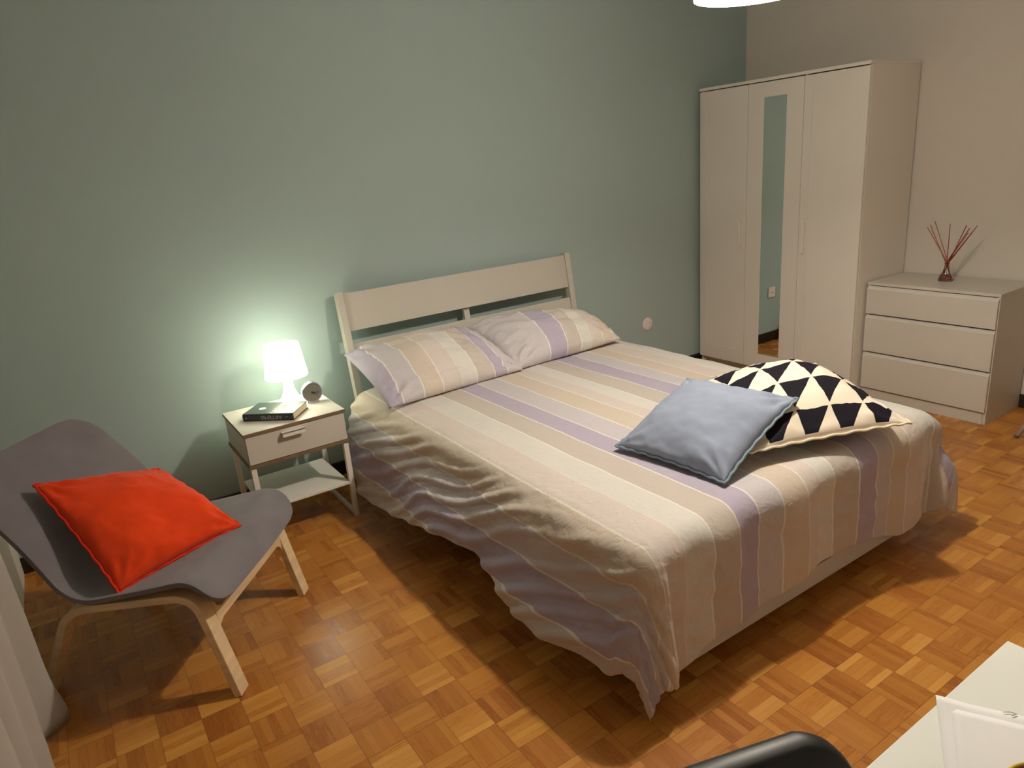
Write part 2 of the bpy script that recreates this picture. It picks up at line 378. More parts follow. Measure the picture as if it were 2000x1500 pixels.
# ------------------------------------------------------------------ pendant lamp
pd = empty('pendant_lamp', tuple(PEND)); tag(pd, 'glowing white drum pendant lamp hanging over the bed', 'ceiling lamp')
R = .173
MB().lathe([(R, 0), (R+.002, 0), (R+.002, .22), (R, .22)], seg=72, closed=True).build('shade', M['shade'], pd, smooth=True)
b = MB()
for k in range(3):
    a = 2*PI*k/3; b.tube([(.02*math.cos(a), .02*math.sin(a), .19), (R*math.cos(a), R*math.sin(a), .205)], .0015, 6)
b.build('shade_ring', M['white_metal'], pd)
MB().lathe([(.0, .215), (.02, .215), (.02, .16), (.016, .155), (0, .155)], seg=20).build('lamp_holder', M['white_metal'], pd, smooth=True)
MB().tube([(0, 0, .215), (0, 0, ZC-PEND.z-.03)], .003, 8).build('cord', M['cord'], pd)
MB().lathe([(0, ZC-PEND.z-.001), (.05, ZC-PEND.z-.001), (.045, ZC-PEND.z-.03), (0, ZC-PEND.z-.035)], seg=24).build('ceiling_rose', M['white_metal'], pd, smooth=True)
ld = bpy.data.lights.new('pendant_bulb', 'POINT'); ld.energy = P_PEND; ld.color = COL_PEND; ld.shadow_soft_size = .035
lo = bpy.data.objects.new('pendant_bulb', ld); C.objects.link(lo); lo.location = PEND + Vector((0, 0, .10))

# ------------------------------------------------------------------ wardrobe (front faces -x)
WX0, WX1, WY1, WY0, WH = -.511, -.011, -.042, -1.212, 1.90
wd = empty('wardrobe', (0, 0, 0)); tag(wd, 'tall white three-door wardrobe with a narrow mirror in its middle door', 'wardrobe')
t = .018; FX = WX0 + .020      # the carcass starts behind the doors
MB().box((FX, WY1-t, 0.0), (WX1, WY1, WH-t)).build('side_panel', M['wardrobe_white'], wd, bevel=.001)
MB().box((FX, WY0, 0.0), (WX1, WY0+t, WH-t)).build('side_panel', M['wardrobe_white'], wd, bevel=.001)
MB().box((WX0-.004, WY0-.003, WH-t), (WX1, WY1+.003, WH)).build('top_panel', M['wardrobe_white'], wd, bevel=.001)
MB().box((FX, WY0+t, .075), (WX1, WY1-t, .093)).build('bottom_panel', M['wardrobe_white'], wd)
MB().box((WX1-.006, WY0+t, .075), (WX1-.002, WY1-t, WH-t)).build('back_panel', M['wardrobe_white'], wd)
MB().box((FX+.05, WY0+t, 0), (FX+.066, WY1-t, .075)).build('plinth', M['wardrobe_white'], wd)
for yy in (WY1-.39, WY1-.78):
    MB().box((FX, yy-.009, .093), (WX1-.006, yy+.009, WH-t)).build('divider', M['wardrobe_white'], wd)
def door(y1, y0, mirror=False):
    z0, z1 = .078, WH-t-.006; g = .0015; y1 -= g; y0 += g
    b = MB(); fr = .055 if not mirror else .112; xb, xf = WX0+.018, WX0
    fz = .10 if not mirror else .095
    b.box((xf, y1-fr, z0), (xb, y1, z1)); b.box((xf, y0, z0), (xb, y0+fr, z1))
    b.box((xf, y0+fr, z0), (xb, y1-fr, z0+fz)); b.box((xf, y0+fr, z1-fz+.01), (xb, y1-fr, z1))
    d = b.build('door', M['wardrobe_white'], wd)
    if mirror:
        MB().box((xf+.003, y0+fr, z0+fz), (xf+.008, y1-fr, z1-fz+.01)).build('mirror', M['mirror'], d)
        MB().box((xf+.008, y0+fr, z0+fz), (xf+.014, y1-fr, z1-fz+.01)).build('mirror_backing', M['wardrobe_white'], d)
    else:
        b = MB(); b.box((xf+.0022, y0+fr, z0+fz), (xb-.004, y1-fr, z1-fz+.01)); b.build('door_panel', M['wardrobe_white'], d)
    return d
W3 = (WY1-WY0)/3
d1 = door(WY1, WY1-W3); d2 = door(WY1-W3, WY1-2*W3, True); d3 = door(WY1-2*W3, WY0)
def pull(d, y):
    b = MB(); b.box((WX0-.022, y-.006, .872), (WX0-.014, y+.006, 1.068)); b.box((WX0-.016, y-.005, .885), (WX0, y+.005, .897)); b.box((WX0-.016, y-.005, 1.043), (WX0, y+.005, 1.055))
    b.build('handle', M['white_metal'], d, bevel=.002)
pull(d1, -.393); pull(d3, -.862)

# ------------------------------------------------------------------ chest of drawers
dr = empty('chest_of_drawers', (0, 0, 0)); tag(dr, 'low white chest with three flush drawers beside the wardrobe', 'chest of drawers')
DX0, DX1, DY1, DY0, DH = -.407, -.013, -1.222, -1.918, .708
ff = DX0 + .004
MB().box((DX0, DY0-.002, DH-.016), (DX1, DY1+.002, DH)).build('top_panel', M['white'], dr, bevel=.0015)
MB().box((ff+.001, DY1-.016, 0), (DX1, DY1, DH-.016)).build('side_panel', M['white'], dr, bevel=.001)
MB().box((ff+.001, DY0, 0), (DX1, DY0+.016, DH-.016)).build('side_panel', M['white'], dr, bevel=.001)
MB().box((DX0+.002, DY0+.0165, 0), (DX0+.018, DY1-.0165, .066)).build('plinth', M['white'], dr, bevel=.001)
MB().box((DX1-.006, DY0+.016, .05), (DX1-.002, DY1-.016, DH-.016)).build('back_panel', M['white'], dr)
for z0, z1 in ((.526, .688), (.299, .518), (.072, .291)):
    b = MB()      # drawer front: bevelled lip along its top to pull by
    x0, x1 = DX0-.012, DX0+.008
    b.prism([(x0, z0), (x1, z0), (x1, z1), (x1-.004, z1), (x0, z1-.018)], 'y', DY0+.004, DY1-.004)
    # the prism lists (x, z); insert y
    d = b.build('drawer', M['white'], dr, bevel=.001)
    MB().box((x1, DY0+.022, z0+.02), (DX1-.03, DY1-.022, z1-.03)).build('drawer_box', M['white'], d)

# reed diffuser
rd = empty('reed_diffuser', (-.176, -1.538, DH)); tag(rd, 'small clear reed diffuser with reddish sticks on the white chest of drawers', 'diffuser')
prof = [(0, 0), (.034, 0), (.038, .004), (.036, .02), (.018, .06), (.0125, .075), (.0125, .095), (.0145, .098), (.0130, .099), (.0110, .095), (.0110, .075), (.0165, .058), (.034, .02), (.035, .006), (.032, .004), (0, .004)]
MB().lathe(prof, seg=36).build('bottle', M['glass'], rd, smooth=True)
MB().lathe([(0, .0045), (.031, .0045), (.0335, .008), (.0325, .02), (.026, .036), (0, .036)], seg=30).build('oil', M['oil'], rd, smooth=True)
reeds = [((-.0244, .1149, .2982), (.0065, 0, .096), (.0107, -.0269, .008)), ((-.0434, .0899, .3123), (-.0048, .0044, .096), (.0098, -.0273, .008)),
         ((.0116, .0939, .3257), (.0006, -.0065, .096), (-.0024, -.0289, .008)), ((-.052, .0717, .2829), (.004, .0052, .096), (.0219, -.019, .008)),
         ((-.0011, .0052, .3151), (-.0064, -.0011, .096), (-.0085, -.0037, .008)), ((-.0198, -.0876, .3112), (.0055, -.0035, .096), (.0132, .0258, .008)),
         ((-.0536, -.1196, .2998), (-.0017, .0063, .096), (.0094, .0274, .008)), ((-.0042, -.1342, .3079), (-.003, -.0058, .096), (-.0015, .029, .008)),
         ((-.0559, -.1374, .2845), (.0061, .0022, .096), (.0134, .0257, .008)), ((-.0123, -.0963, .2698), (-.006, .0025, .096), (-.0016, .029, .008))]
for k, (tip, neck, foot) in enumerate(reeds):
    MB().tube([tip, neck, foot], .0023, 8).build('reed', M['pale_reed'] if k < 4 else M['reed'], rd)

# ------------------------------------------------------------------ bed
HX0, HX1 = -3.194, -1.714
bed = empty('bed_frame', (-2.454, -1.2, 0)); tag(bed, 'white double bed frame with a slatted, slightly tilted headboard', 'bed')
off = Vector((2.454, 1.2, 0))
def BB(a, b): return tuple(Vector(a)+off), tuple(Vector(b)+off)
ang = math.atan2(.080, .563)       # lean of the headboard
hb = Matrix.Translation(Vector((0, -.048, .987))+off) @ Matrix.Rotation(-ang, 4, 'X')
def HB(name, x0, x1, s0, s1, y0, y1, m='bed_white', bv=.002):   # s: distance down the slope from the top
    return MB().box((x0, y0, -s1), (x1, y1, -s0), hb).build(name, M[m], bed, bevel=bv)
LEGL = .987/math.cos(ang) - .004
HB('post', HX0, HX0+.036, 0, LEGL, -.045, 0)
HB('post', HX1-.036, HX1, 0, LEGL, -.045, 0)
HB('headboard_panel', HX0+.036, HX1-.036, .012, .205, -.034, -.010)
HB('headboard_rail', HX0+.036, HX1-.036, .268, .40, -.034, -.010)
HB('headboard_stile', -2.478, -2.442, .16, .34, -.0095, .008)
FY = -2.226
for x0, x1 in ((HX0+.012, HX0+.037), (HX1-.037, HX1-.012)):
    MB().box(*BB((x0, FY+.0, .06), (x1, -.22, .20))).build('side_rail', M['rail_grey'], bed, bevel=.002)
MB().box(*BB((HX0+.006, FY-.026, .055), (HX1-.006, FY, .130))).build('foot_rail', M['rail_grey'], bed, bevel=.002)
for x0 in (HX0+.10, HX1-.15):
    MB().box(*BB((x0, FY+.30, 0), (x0+.05, FY+.35, .24))).build('leg', M['rail_grey'], bed, bevel=.002)
MB().box(*BB((-2.48, -1.25, 0), (-2.44, -1.2, .24))).build('centre_leg', M['rail_grey'], bed, bevel=.002)
for k in range(14):
    y = -.30 - k*.14
    MB().box(*BB((HX0+.04, y-.035, .24), (HX1-.04, y+.035, .255))).build('slat', M['birch'], bed)
mt = MB().box((-3.145, -2.19, .258), (-1.755, -.255, .478)).build('mattress', M['mattress'], bevel=.05, seg=5)
tag(mt, 'thick mattress lying hidden under the striped duvet', 'mattress')

# duvet ------------------------------------------------------------------------
DXC, DA = -2.452, .705          # centre and half width of the flat top
DYH, DYF = -.27, -2.212         # head end of the duvet, foot bend
ZT = .510
BRK = [-4.11, -3.985, -3.87, -3.76, -3.65, -3.53, -3.41, -3.30, -3.19, -3.075, -2.965, -2.855, -2.76, -2.65, -2.53, -2.457, -2.38, -2.255, -2.135, -2.035, -1.93, -1.83, -1.72, -1.61, -1.50, -1.40, -1.30]
IDX = [-11 + k for k in range(len(BRK))]    # -2.855 is the start of a violet band -> multiple of 6
k0 = BRK.index(-2.855); IDX = [k-k0 for k in range(len(BRK))]
def band(x): return interp(x, BRK, IDX)

def left_over(y):     # overhang length of the left side, by distance along the bed
    return pl(y, [-2.30, -2.15, -1.95, -1.79, -1.54, -1.26, -.92, -.70, -.55, -.42, -.30, -.24],
                 [.43, .42, .44, .42, .34, .38, .44, .47, .47, .38, .26, .18])
def foot_over(x):
    return pl(x, [-3.20, -3.05, -2.96, -2.85, -2.65, -2.49, -2.2, -2.05, -1.95, -1.85, -1.7],
                 [.47, .45, .405, .40, .39, .365, .37, .42, .45, .45, .44])
def fbm(p, o=4):
    return noise.fractal(p, .6, 2.1, o)
def ridged(p): return 1-abs(noise.noise(p))*2
def duvet():
    nl, nt, nr = 60, 60, 30; ny, nf = 210, 44
    S = [(-1, 1-i/nl) for i in range(nl)] + [(0, i/nt) for i in range(nt+1)] + [(1, (i+1)/nr) for i in range(nr)]
    T = [(0, j/ny) for j in range(ny+1)] + [(1, (j+1)/nf) for j in range(nf)]
    P, UV = [], []
    for side, a in S:
        row, uvr = [], []
        for seg, bt in T:
            yf = lerp(DYH, DYF, bt) if seg == 0 else DYF
            if side == 0: x, ox, xe = lerp(DXC-DA, DXC+DA, a), 0.0, lerp(DXC-DA, DXC+DA, a)
            elif side < 0:
                L_ = left_over(yf if seg == 0 else -2.25 - .05*bt); ox = a*L_; x = DXC-DA; xe = x-ox
            else:
                L_ = .40; ox = a*L_; x = DXC+DA; xe = x+ox
            oy = 0.0
            if seg == 1: oy = bt*foot_over(x)
            d = math.hypot(ox, oy); ph = math.atan2(oy, ox) if d > 0 else 0
            wy = (ph/(PI/2)) if d > 0 else 0
            corner = math.sin(2*ph) if (ox > 0 and oy > 0) else 0
            d *= 1-(.14 if side < 0 else .20)*corner
            thmax = math.radians(lerp(66 if side < 0 else 72, 89, wy)); r = lerp(.085, .062, wy)
            if side < 0: thmax = lerp(thmax, math.radians(80), sstep(-1.75, -2.235, yf) if seg == 0 else 1.0)
            if corner: thmax = lerp(thmax, math.radians(82 if side < 0 else 74), corner)
            arc = r*thmax
            if d < arc: th = d/r; out, drop = r*math.sin(th), r*(1-math.cos(th))
            else: out = r*math.sin(thmax)+(d-arc)*math.cos(thmax); drop = r*(1-math.cos(thmax))+(d-arc)*math.sin(thmax)
            dx = math.cos(ph)*(1 if side > 0 else -1)*out if ox > 0 else 0
            dy = -math.sin(ph)*out if oy > 0 else 0
            z = ZT - drop
            # flat cloth coordinates, used by every fold
            fx = xe; fy = yf - oy
            n = Vector((0, 0, 1))
            if d > 0:
                th = min(d/r, thmax); hx = (1 if side > 0 else -1)*math.cos(ph) if ox > 0 else 0; hy = -math.sin(ph) if oy > 0 else 0
                n = Vector((hx*math.sin(th), hy*math.sin(th), math.cos(th)))
            # top: soft swelling and shallow waves along the stripes
            h = .014*math.sin(PI*min(1, max(0, (fx-DXC+DA)/(2*DA))))**.5 if (side == 0) else 0
            h += .006*fbm(Vector((fx*2.2, fy*1.1, 3.1))) + .0025*fbm(Vector((fx*9, fy*5, 8.2)))
            # side swags: ridges that rise towards the foot
            if side < 0:
                k = sstep(.02, .14, ox)*(1-.85*corner)
                q = ox*1.0 - fy*.42 + .05*noise.noise(Vector((fx*2.5, fy*2, 1)))
                qq = q*40 + 2.0*noise.noise(Vector((ox*5, fy*2.6, 5)))
                mask = sstep(-.05, .35, noise.noise(Vector((ox*3.5+4, fy*2.2, 9))) + .28)
                rg = (1-abs(math.sin(qq)))**1.5
                amp = .020*(.40+.6*mask)*sstep(.03, .10, ox)
                h += k*(amp*rg + .004*ridged(Vector((q*30, ox*5-fy*2, 2))) - .004)
                h += k*.011*math.sin(q*16+2.5*noise.noise(Vector((ox*3, fy*2, 2)))) + k*.006*fbm(Vector((ox*7, fy*5, 12)))
                # puffed roll that swells the head end of the drape
                h += .018*sstep(-.75, -.35, fy)*sstep(.0, .12, ox)
            if side > 0:
                k = sstep(.02, .12, ox); h += k*.014*math.sin(fy*24+3*noise.noise(Vector((fx*3, fy*3, 0))))
            if seg == 1:
                k = sstep(.03, .14, oy)*(1-.5*corner)
                h += k*(.009*math.sin(fx*19+2.2*noise.noise(Vector((fx*3, fy*3, 4)))) + .006*ridged(Vector((fx*11+fy*7, fy*9, 6))) - .006)
                h += k*.008*fbm(Vector((fx*8, fy*7, 4.4)))
            if corner:      # cone folds at the corners
                h += corner*sstep(.08, .3, d)*(.022*math.sin(ph*9+1.2) if side > 0 else 0)
            p = Vector((x+dx, yf+dy, z)) + n*h
            # the stripes wander a touch, as on a made bed
            p.z = max(p.z, .012 + .004*noise.noise(Vector((fx*9, fy*9, 0))))
            row.append(p); uvr.append((band(fx), fy*9.5))
        P.append(row); UV.append(uvr)
    o = grid_mesh('duvet', P, UV, M['stripes'])
    s = o.modifiers.new('s', 'SOLIDIFY'); s.thickness = .010; s.offset = -1
    o.modifiers.new('sub', 'SUBSURF').render_levels = 1
    return o
dv = duvet(); tag(dv, 'striped beige and lilac duvet draped over the bed to near the floor', 'duvet')

# ------------------------------------------------------------------ cushions and pillows
def cushion(name, corners, thick, m, seam, label, cat, n=44, bow=.045, up=None, uvf=None, wr=.006, seed=0, flatb=.35, seam_r=.0045, power=.42, pinch=.6, group=None, seamname='piping', push=None):
    """corners: back-left, back-right, front-right, front-left (u to the right, v towards the front)"""
    c = [Vector(q) for q in corners]; ctr = sum(c, Vector())/4
    def base(u, v):
        p = (c[0]*(1-u)+c[1]*u)*(1-v) + (c[3]*(1-u)+c[2]*u)*v
        # straight seams bow inwards between the corners
        bu = 4*u*(1-u); bv = 4*v*(1-v)
        e = (c[1]-c[0])*(1-v)+(c[2]-c[3])*v; g = (c[3]-c[0])*(1-u)+(c[2]-c[1])*u
        p = p + g*bow*bu*(1-2*v)*(abs(1-2*v)) + e*bow*bv*(1-2*u)*(abs(1-2*u))
        return p
    nrm = ((c[1]-c[0]).cross(c[3]-c[0])).normalized()
    if nrm.z < 0: nrm = -nrm
    def prof(u, v):
        a, b = 4*u*(1-u), 4*v*(1-v)
        return (max(0, a*b))**power * (1-.12*(1-a)*(1-b))
    P, Q, UV = [], [], []
    for i in range(n+1):
        u = .5-.5*math.cos(PI*i/n); u = lerp(u, i/n, .55); ra, rb, ru = [], [], []
        for j in range(n+1):
            v = .5-.5*math.cos(PI*j/n); v = lerp(v, j/n, .55)
            p = base(u, v); h = prof(u, v)
            cd_ = min(math.hypot(u-a, v-b) for a in (0, 1) for b in (0, 1))
            ed = min(u, 1-u, v, 1-v)
            dr_ = noise.noise(Vector((u*3+seed, v*3, 1)))*thick*.10 + wr*fbm(Vector((u*7, v*7+seed, 2)))
            # creases that run in from the corners
            if cd_ > 1e-4:
                a = math.atan2((v if v < .5 else v-1), (u if u < .5 else u-1))
                dr_ += wr*1.3*math.sin(a*11+seed)*math.exp(-((cd_-.13)/.10)**2)
            dr_ += wr*.6*math.sin((u if min(v, 1-v) < min(u, 1-u) else v)*46+seed)*math.exp(-(ed/.07)**1.2)
            edge = sstep(0, .06, ed)
            top = nrm*(thick*.5*(2-flatb*0)*h*(1-.0) * .62 + dr_*edge)
            bot = -nrm*(thick*.5*h*(1-flatb)*1.0*.62*1.2)
            pt = p + top; pb = p + bot
            if push: pt, pb = push(pt), push(pb)
            ra.append(pt); rb.append(pb); ru.append(uvf(u, v, pt) if uvf else (u, v))
        P.append(ra); Q.append(rb); UV.append(ru)
    V = [q for r_ in P for q in r_]; N1 = len(V); V += [q for r_ in Q for q in r_]; K = n+1; F = []
    for i in range(n):
        for j in range(n):
            q = (i*K+j, (i+1)*K+j, (i+1)*K+j+1, i*K+j+1); F.append(q); F.append(tuple(N1+t for t in reversed(q)))
    ring = [(i, 0) for i in range(n)] + [(n, j) for j in range(n)] + [(i, n) for i in range(n, 0, -1)] + [(0, j) for j in range(n, 0, -1)]
    me = bpy.data.meshes.new(name)
    me.from_pydata([tuple(v) for v in V], [], F); me.update()
    lay = me.uv_layers.new(name='UVMap'); flat = [t for r_ in UV for t in r_]
    for lp in me.loops: lay.data[lp.index].uv = flat[lp.vertex_index % N1]
    bm = bmesh.new(); bm.from_mesh(me); bmesh.ops.remove_doubles(bm, verts=bm.verts, dist=.0002); bmesh.ops.recalc_face_normals(bm, faces=bm.faces); bm.to_mesh(me); bm.free()
    me.materials.append(m)
    for p in me.polygons: p.use_smooth = True
    o = bpy.data.objects.new(name, me); C.objects.link(o); tag(o, label, cat, group)
    if seam:
        pts = []
        for i, j in ring:
            p = P[i][j]; wv_ = nrm*(.0025*math.sin((i+j)*1.3+seed))
            outw = (p-ctr); outw = (outw - nrm*outw.dot(nrm)).normalized()
            pts.append(p+wv_+outw*seam_r*.7)
        pts.append(pts[0])
        MB().tube(pts, seam_r, 8, cap=False).build(seamname, seam, o, smooth=True)
    return o

# sleeping pillows against the headboard
LB = [-3.34, -3.17, -3.055, -2.945, -2.835, -2.745, -2.635, -2.56, -2.44]; LI = [0, 1, 2, 3, 4, 5, 6, 7, 8]
def uv_left(u, v, p): return (interp(lerp(-3.25, -2.46, u), LB, LI), v*4)
RB = [-2.46, -2.25, -2.13, -2.02, -1.95, -1.87, -1.79, -1.66]; RI = [-1.0, 0, -1, -2, -3, -4, -5, -6]
def uv_right(u, v, p):
    # bands run the other way round on the second pillow
    x = lerp(-2.52, -1.70, u); t = interp(x, [-2.55, -2.39, -2.26, -2.13, -2.02, -1.94, -1.84, -1.75, -1.66], [1.98, 1.9, 1.0, 0.0, -1.0, -2.0, -3.0, -4.0, -5.0]); return (t, v*4)
g = 'striped sleeping pillows at the headboard'
cushion('pillow', [(-2.52, -.165, .690), (-1.715, -.185, .612), (-1.80, -.625, .555), (-2.53, -.650, .545)], .225, M['stripes'], None,
        'striped pillow on the far right side at the headboard, partly behind the nearer pillow', 'pillow', uvf=uv_right, wr=.011, seed=5, power=.46, bow=.02, group=g)
cushion('pillow', [(-3.225, -.150, .688), (-2.50, -.180, .680), (-2.49, -.665, .545), (-3.235, -.685, .538)], .19, M['stripes'], None,
        'striped pillow nearest the bedside table, one corner poking past the headboard post', 'pillow', uvf=uv_left, wr=.011, seed=2, power=.46, bow=.02, group=g)

cushion('cushion', [(-2.389, -1.632, .630), (-1.827, -1.841, .635), (-2.056, -2.349, .592), (-2.618, -2.14, .590)], .235, M['triangles'], M['cream_seam'],
        'large cushion with black and cream triangle pattern at the foot of the bed', 'cushion', wr=.007, seed=3, power=.66, bow=.02, flatb=.45, uvf=lambda u, v, p: (u, v))
cushion('cushion', [(-2.445, -1.715, .705), (-2.385, -2.14, .712), (-2.783, -2.175, .548), (-2.829, -1.733, .552)], .13, M['blue'], M['blue_seam'],
        'plain dusty-blue square cushion leaning on the patterned cushion', 'cushion', wr=.005, seed=8, power=.45, bow=.03)

# ------------------------------------------------------------------ bedside table
NX0, NX1, NY1, NY0, NZ = -3.840, -3.388, -.143, -.530, .538
ns = empty('bedside_table', (0, 0, 0)); tag(ns, 'white bedside table with one drawer, brown edges and an open metal-legged shelf', 'bedside table')
NB = .393
def cap(z0, z1, nm):
    MB().box((NX0, NY0, z0), (NX1, NY1, z1)).build(nm + '_edge', M['brown_edge'], ns, bevel=.0006)
cap(NZ-.0155, NZ-.0008, 'top'); MB().box((NX0+.0006, NY0+.0006, NZ-.0008), (NX1-.0006, NY1-.0006, NZ)).build('table_top', M['white'], ns)
cap(NB-.015, NB, 'bottom')
MB().box((NX0+.006, NY0+.02, NB), (NX0+.020, NY1, NZ-.0155)).build('side_panel', M['white'], ns)
MB().box((NX1-.020, NY0+.02, NB), (NX1-.006, NY1, NZ-.0155)).build('side_panel', M['white'], ns)
MB().box((NX0+.020, NY1-.01, NB), (NX1-.020, NY1-.002, NZ-.0155)).build('back_panel', M['white'], ns)
dwr = MB().box((NX0+.007, NY0+.003, NB+.002), (NX1-.007, NY0+.019, NZ-.0175)).build('drawer', M['white'], ns, bevel=.001)
b = MB(); hx = -3.633
b.box((hx-.05, NY0-.022, .488), (hx+.05, NY0-.017, .508)); b.box((hx-.05, NY0-.022, .503), (hx+.05, NY0+.003, .508))
b.build('handle', M['white_metal'], dwr, bevel=.001)
lw = .0115
for x in (NX0+.018, NX1-.018):
    for y in (NY0+.016, NY1-.016):
        MB().box((x-lw, y-lw, 0), (x+lw, y+lw, NB-.015)).build('leg', M['white_metal'], ns, bevel=.0015)
    MB().box((x-lw*.8, NY0+.016+lw, .001), (x+lw*.8, NY1-.016-lw, .019)).build('floor_bar', M['white_metal'], ns, bevel=.001)
MB().box((NX0+.018+lw, NY0+.004, .172), (NX1-.018-lw, NY1-.006, .184)).build('shelf', M['white_metal'], ns, bevel=.001)

# bedside lamp
lm = empty('table_lamp', tuple(LAMP)); tag(lm, 'small white table lamp, switched on, on the bedside table', 'lamp')
sh = [(.098, .135), (.0785, .288), (.074, .291), (.0, .291), (.0, .289), (.073, .289), (.0765, .286), (.096, .135)]
MB().lathe([(.098, .135), (.079, .284), (.074, .290), (.0, .291), (.0, .289), (.0725, .288), (.077, .283), (.096, .135)], seg=56, closed=True).build('lamp_shade', M['lamp_shade'], lm, smooth=True)
MB().lathe([(0, .001), (.062, .001), (.063, .006), (.050, .022), (.034, .045), (.025, .075), (.022, .105), (.026, .135), (.026, .15), (0, .15)], seg=44).build('base', M['lamp_base'], lm, smooth=True)
MB().lathe([(0, .15), (.012, .15), (.014, .165), (.027, .20), (.024, .225), (.012, .24), (0, .243)], seg=24).build('bulb', M['bulb'], lm, smooth=True)
ld = bpy.data.lights.new('lamp_glow', 'POINT'); ld.energy = P_LAMP; ld.color = COL_LAMP; ld.shadow_soft_size = .028
lo = bpy.data.objects.new('lamp_glow', ld); C.objects.link(lo); lo.location = LAMP + Vector((0, 0, .185))
ld.energy = P_LAMP

# alarm clock, facing the room
ck = empty('alarm_clock', (-3.462, -.318, NZ), math.radians(-6)); tag(ck, 'small round grey alarm clock beside the lamp on the bedside table', 'clock')
def disc(prof, name, m, y, z, parent, seg=44):     # prof: (radius, depth towards the viewer)
    o = MB().lathe(prof, seg=seg).build(name, m, parent, smooth=False); o.rotation_euler = (PI/2, 0, 0); o.location = (0, y, z); return o
o = disc([(0, -.022), (.038, -.022), (.046, -.016), (.0475, 0), (.0475, .016), (.045, .019), (.042, .016), (0, .016)], 'case', M['clock_metal'], 0, .053, ck)
for p in o.data.polygons: p.use_smooth = True
o.modifiers.new('es', 'EDGE_SPLIT').split_angle = math.radians(35)
f_ = disc([(0, .0165), (.0420, .0165), (.0420, .0160), (0, .0160)], 'dial', M['clock_face'], 0, .053, ck)
for k in range(12):
    a = k*PI/6
    MB().box((-.0006, -.0005, .032), (.0006, .0, .037), Matrix.Translation((0, -.0172, .053)) @ Matrix.Rotation(a, 4, 'Y')).build('hour_mark', M['spine_text'], ck)
MB().box((-.0014, -.0008, -.003), (.0014, 0, .021), Matrix.Translation((0, -.0185, .053)) @ Matrix.Rotation(math.radians(125), 4, 'Y')).build('hour_hand', M['dark_hand'], ck)
MB().box((-.0010, -.0008, -.004), (.0010, 0, .030), Matrix.Translation((0, -.0193, .053)) @ Matrix.Rotation(math.radians(95), 4, 'Y')).build('minute_hand', M['dark_hand'], ck)
disc([(0, .0215), (.004, .0215), (.004, .0165), (0, .0165)], 'hub', M['dark_hand'], 0, .053, ck, 16)
for sx in (-1, 1):
    MB().tube([(sx*.020, -.004, .012), (sx*.026, -.008, .001)], [.0032, .0022], 10).build('foot', M['clock_metal'], ck)
MB().tube([(-.012, 0, .100), (-.008, 0, .106), (.008, 0, .106), (.012, 0, .100)], .0018, 8).build('top_button', M['clock_metal'], ck)

# book ----------------------------------------------------------------------------
bx, by = Vector((-3.791, -.347)), Vector((-3.612, -.503))       # spine, left and right end as seen
ex = (by-bx).normalized(); brz = math.atan2(ex.y, ex.x); BLn = (by-bx).length; BW = .158
bk_ = empty('book', (bx.x, bx.y, NZ), brz); tag(bk_, 'thick dark hardback book lying at the front of the bedside table', 'book')
TH = .034
MB().box((.003, .004, .003), (BLn-.003, BW-.004, TH-.003)).build('pages', M['pages'], bk_)
MB().box((0, .001, 0), (BLn, BW, .0028)).build('cover', M['book_cover'], bk_, bevel=.0008)
MB().box((0, .001, TH-.0028), (BLn, BW, TH)).build('cover', M['book_cover'], bk_, bevel=.0008)
MB().prism([(.004, 0), (.0, .004), (-.0025, TH*.3), (-.0025, TH*.7), (0, TH-.004), (.004, TH), (.006, TH-.003), (.004, TH-.006), (.004, .006), (.006, .003)], 'x', 0, BLn).build('spine', M['book_cover'], bk_, smooth=False)
def text(body, name, size, mtx, m, parent, ext=.0002):
    cu = bpy.data.curves.new(name, 'FONT'); cu.body = body; cu.size = size; cu.extrude = ext; cu.align_x = 'CENTER'; cu.align_y = 'CENTER'
    o = bpy.data.objects.new(name, cu); C.objects.link(o)
    dg = bpy.context.evaluated_depsgraph_get(); me = bpy.data.meshes.new_from_object(o.evaluated_get(dg)); bpy.data.objects.remove(o)
    me.materials.clear(); me.materials.append(m)
    o = bpy.data.objects.new(name, me); C.objects.link(o); o.parent = parent; o.matrix_local = mtx; return o
# spine lettering stands on its head for the viewer
mt_s = Matrix.Translation((BLn*.57, -.0029, TH*.52)) @ Matrix.Rotation(PI/2, 4, 'X') @ Matrix.Rotation(PI, 4, 'Z')
text('ARTEMIS', 'title_lettering', .026, mt_s, M['spine_text'], bk_)
MB().box((BLn*.855, -.0032, TH*.5), (BLn*.90, -.0026, TH*.56)).build('spine_mark', M['spine_text'], bk_)
MB().box((BLn*.05, -.0032, TH*.42), (BLn*.085, -.0026, TH*.56)).build('spine_mark', M['spine_text'], bk_)
mt_c = Matrix.Translation((BLn*.60, BW*.5, TH+.0003)) @ Matrix.Rotation(PI/2, 4, 'Z')
text('ARTEMIS', 'cover_lettering', .036, Matrix.Translation((BLn*.56, BW*.5, TH+.0003)) @ Matrix.Rotation(-PI/2, 4, 'Z'), M['cover_art'], bk_)
b = MB(); b.lathe([(0, .0), (.016, .0), (.016, .0004), (0, .0004)], (BLn*.26, BW*.45, TH+.0001), 24); b.build('cover_picture', M['cover_art'], bk_)

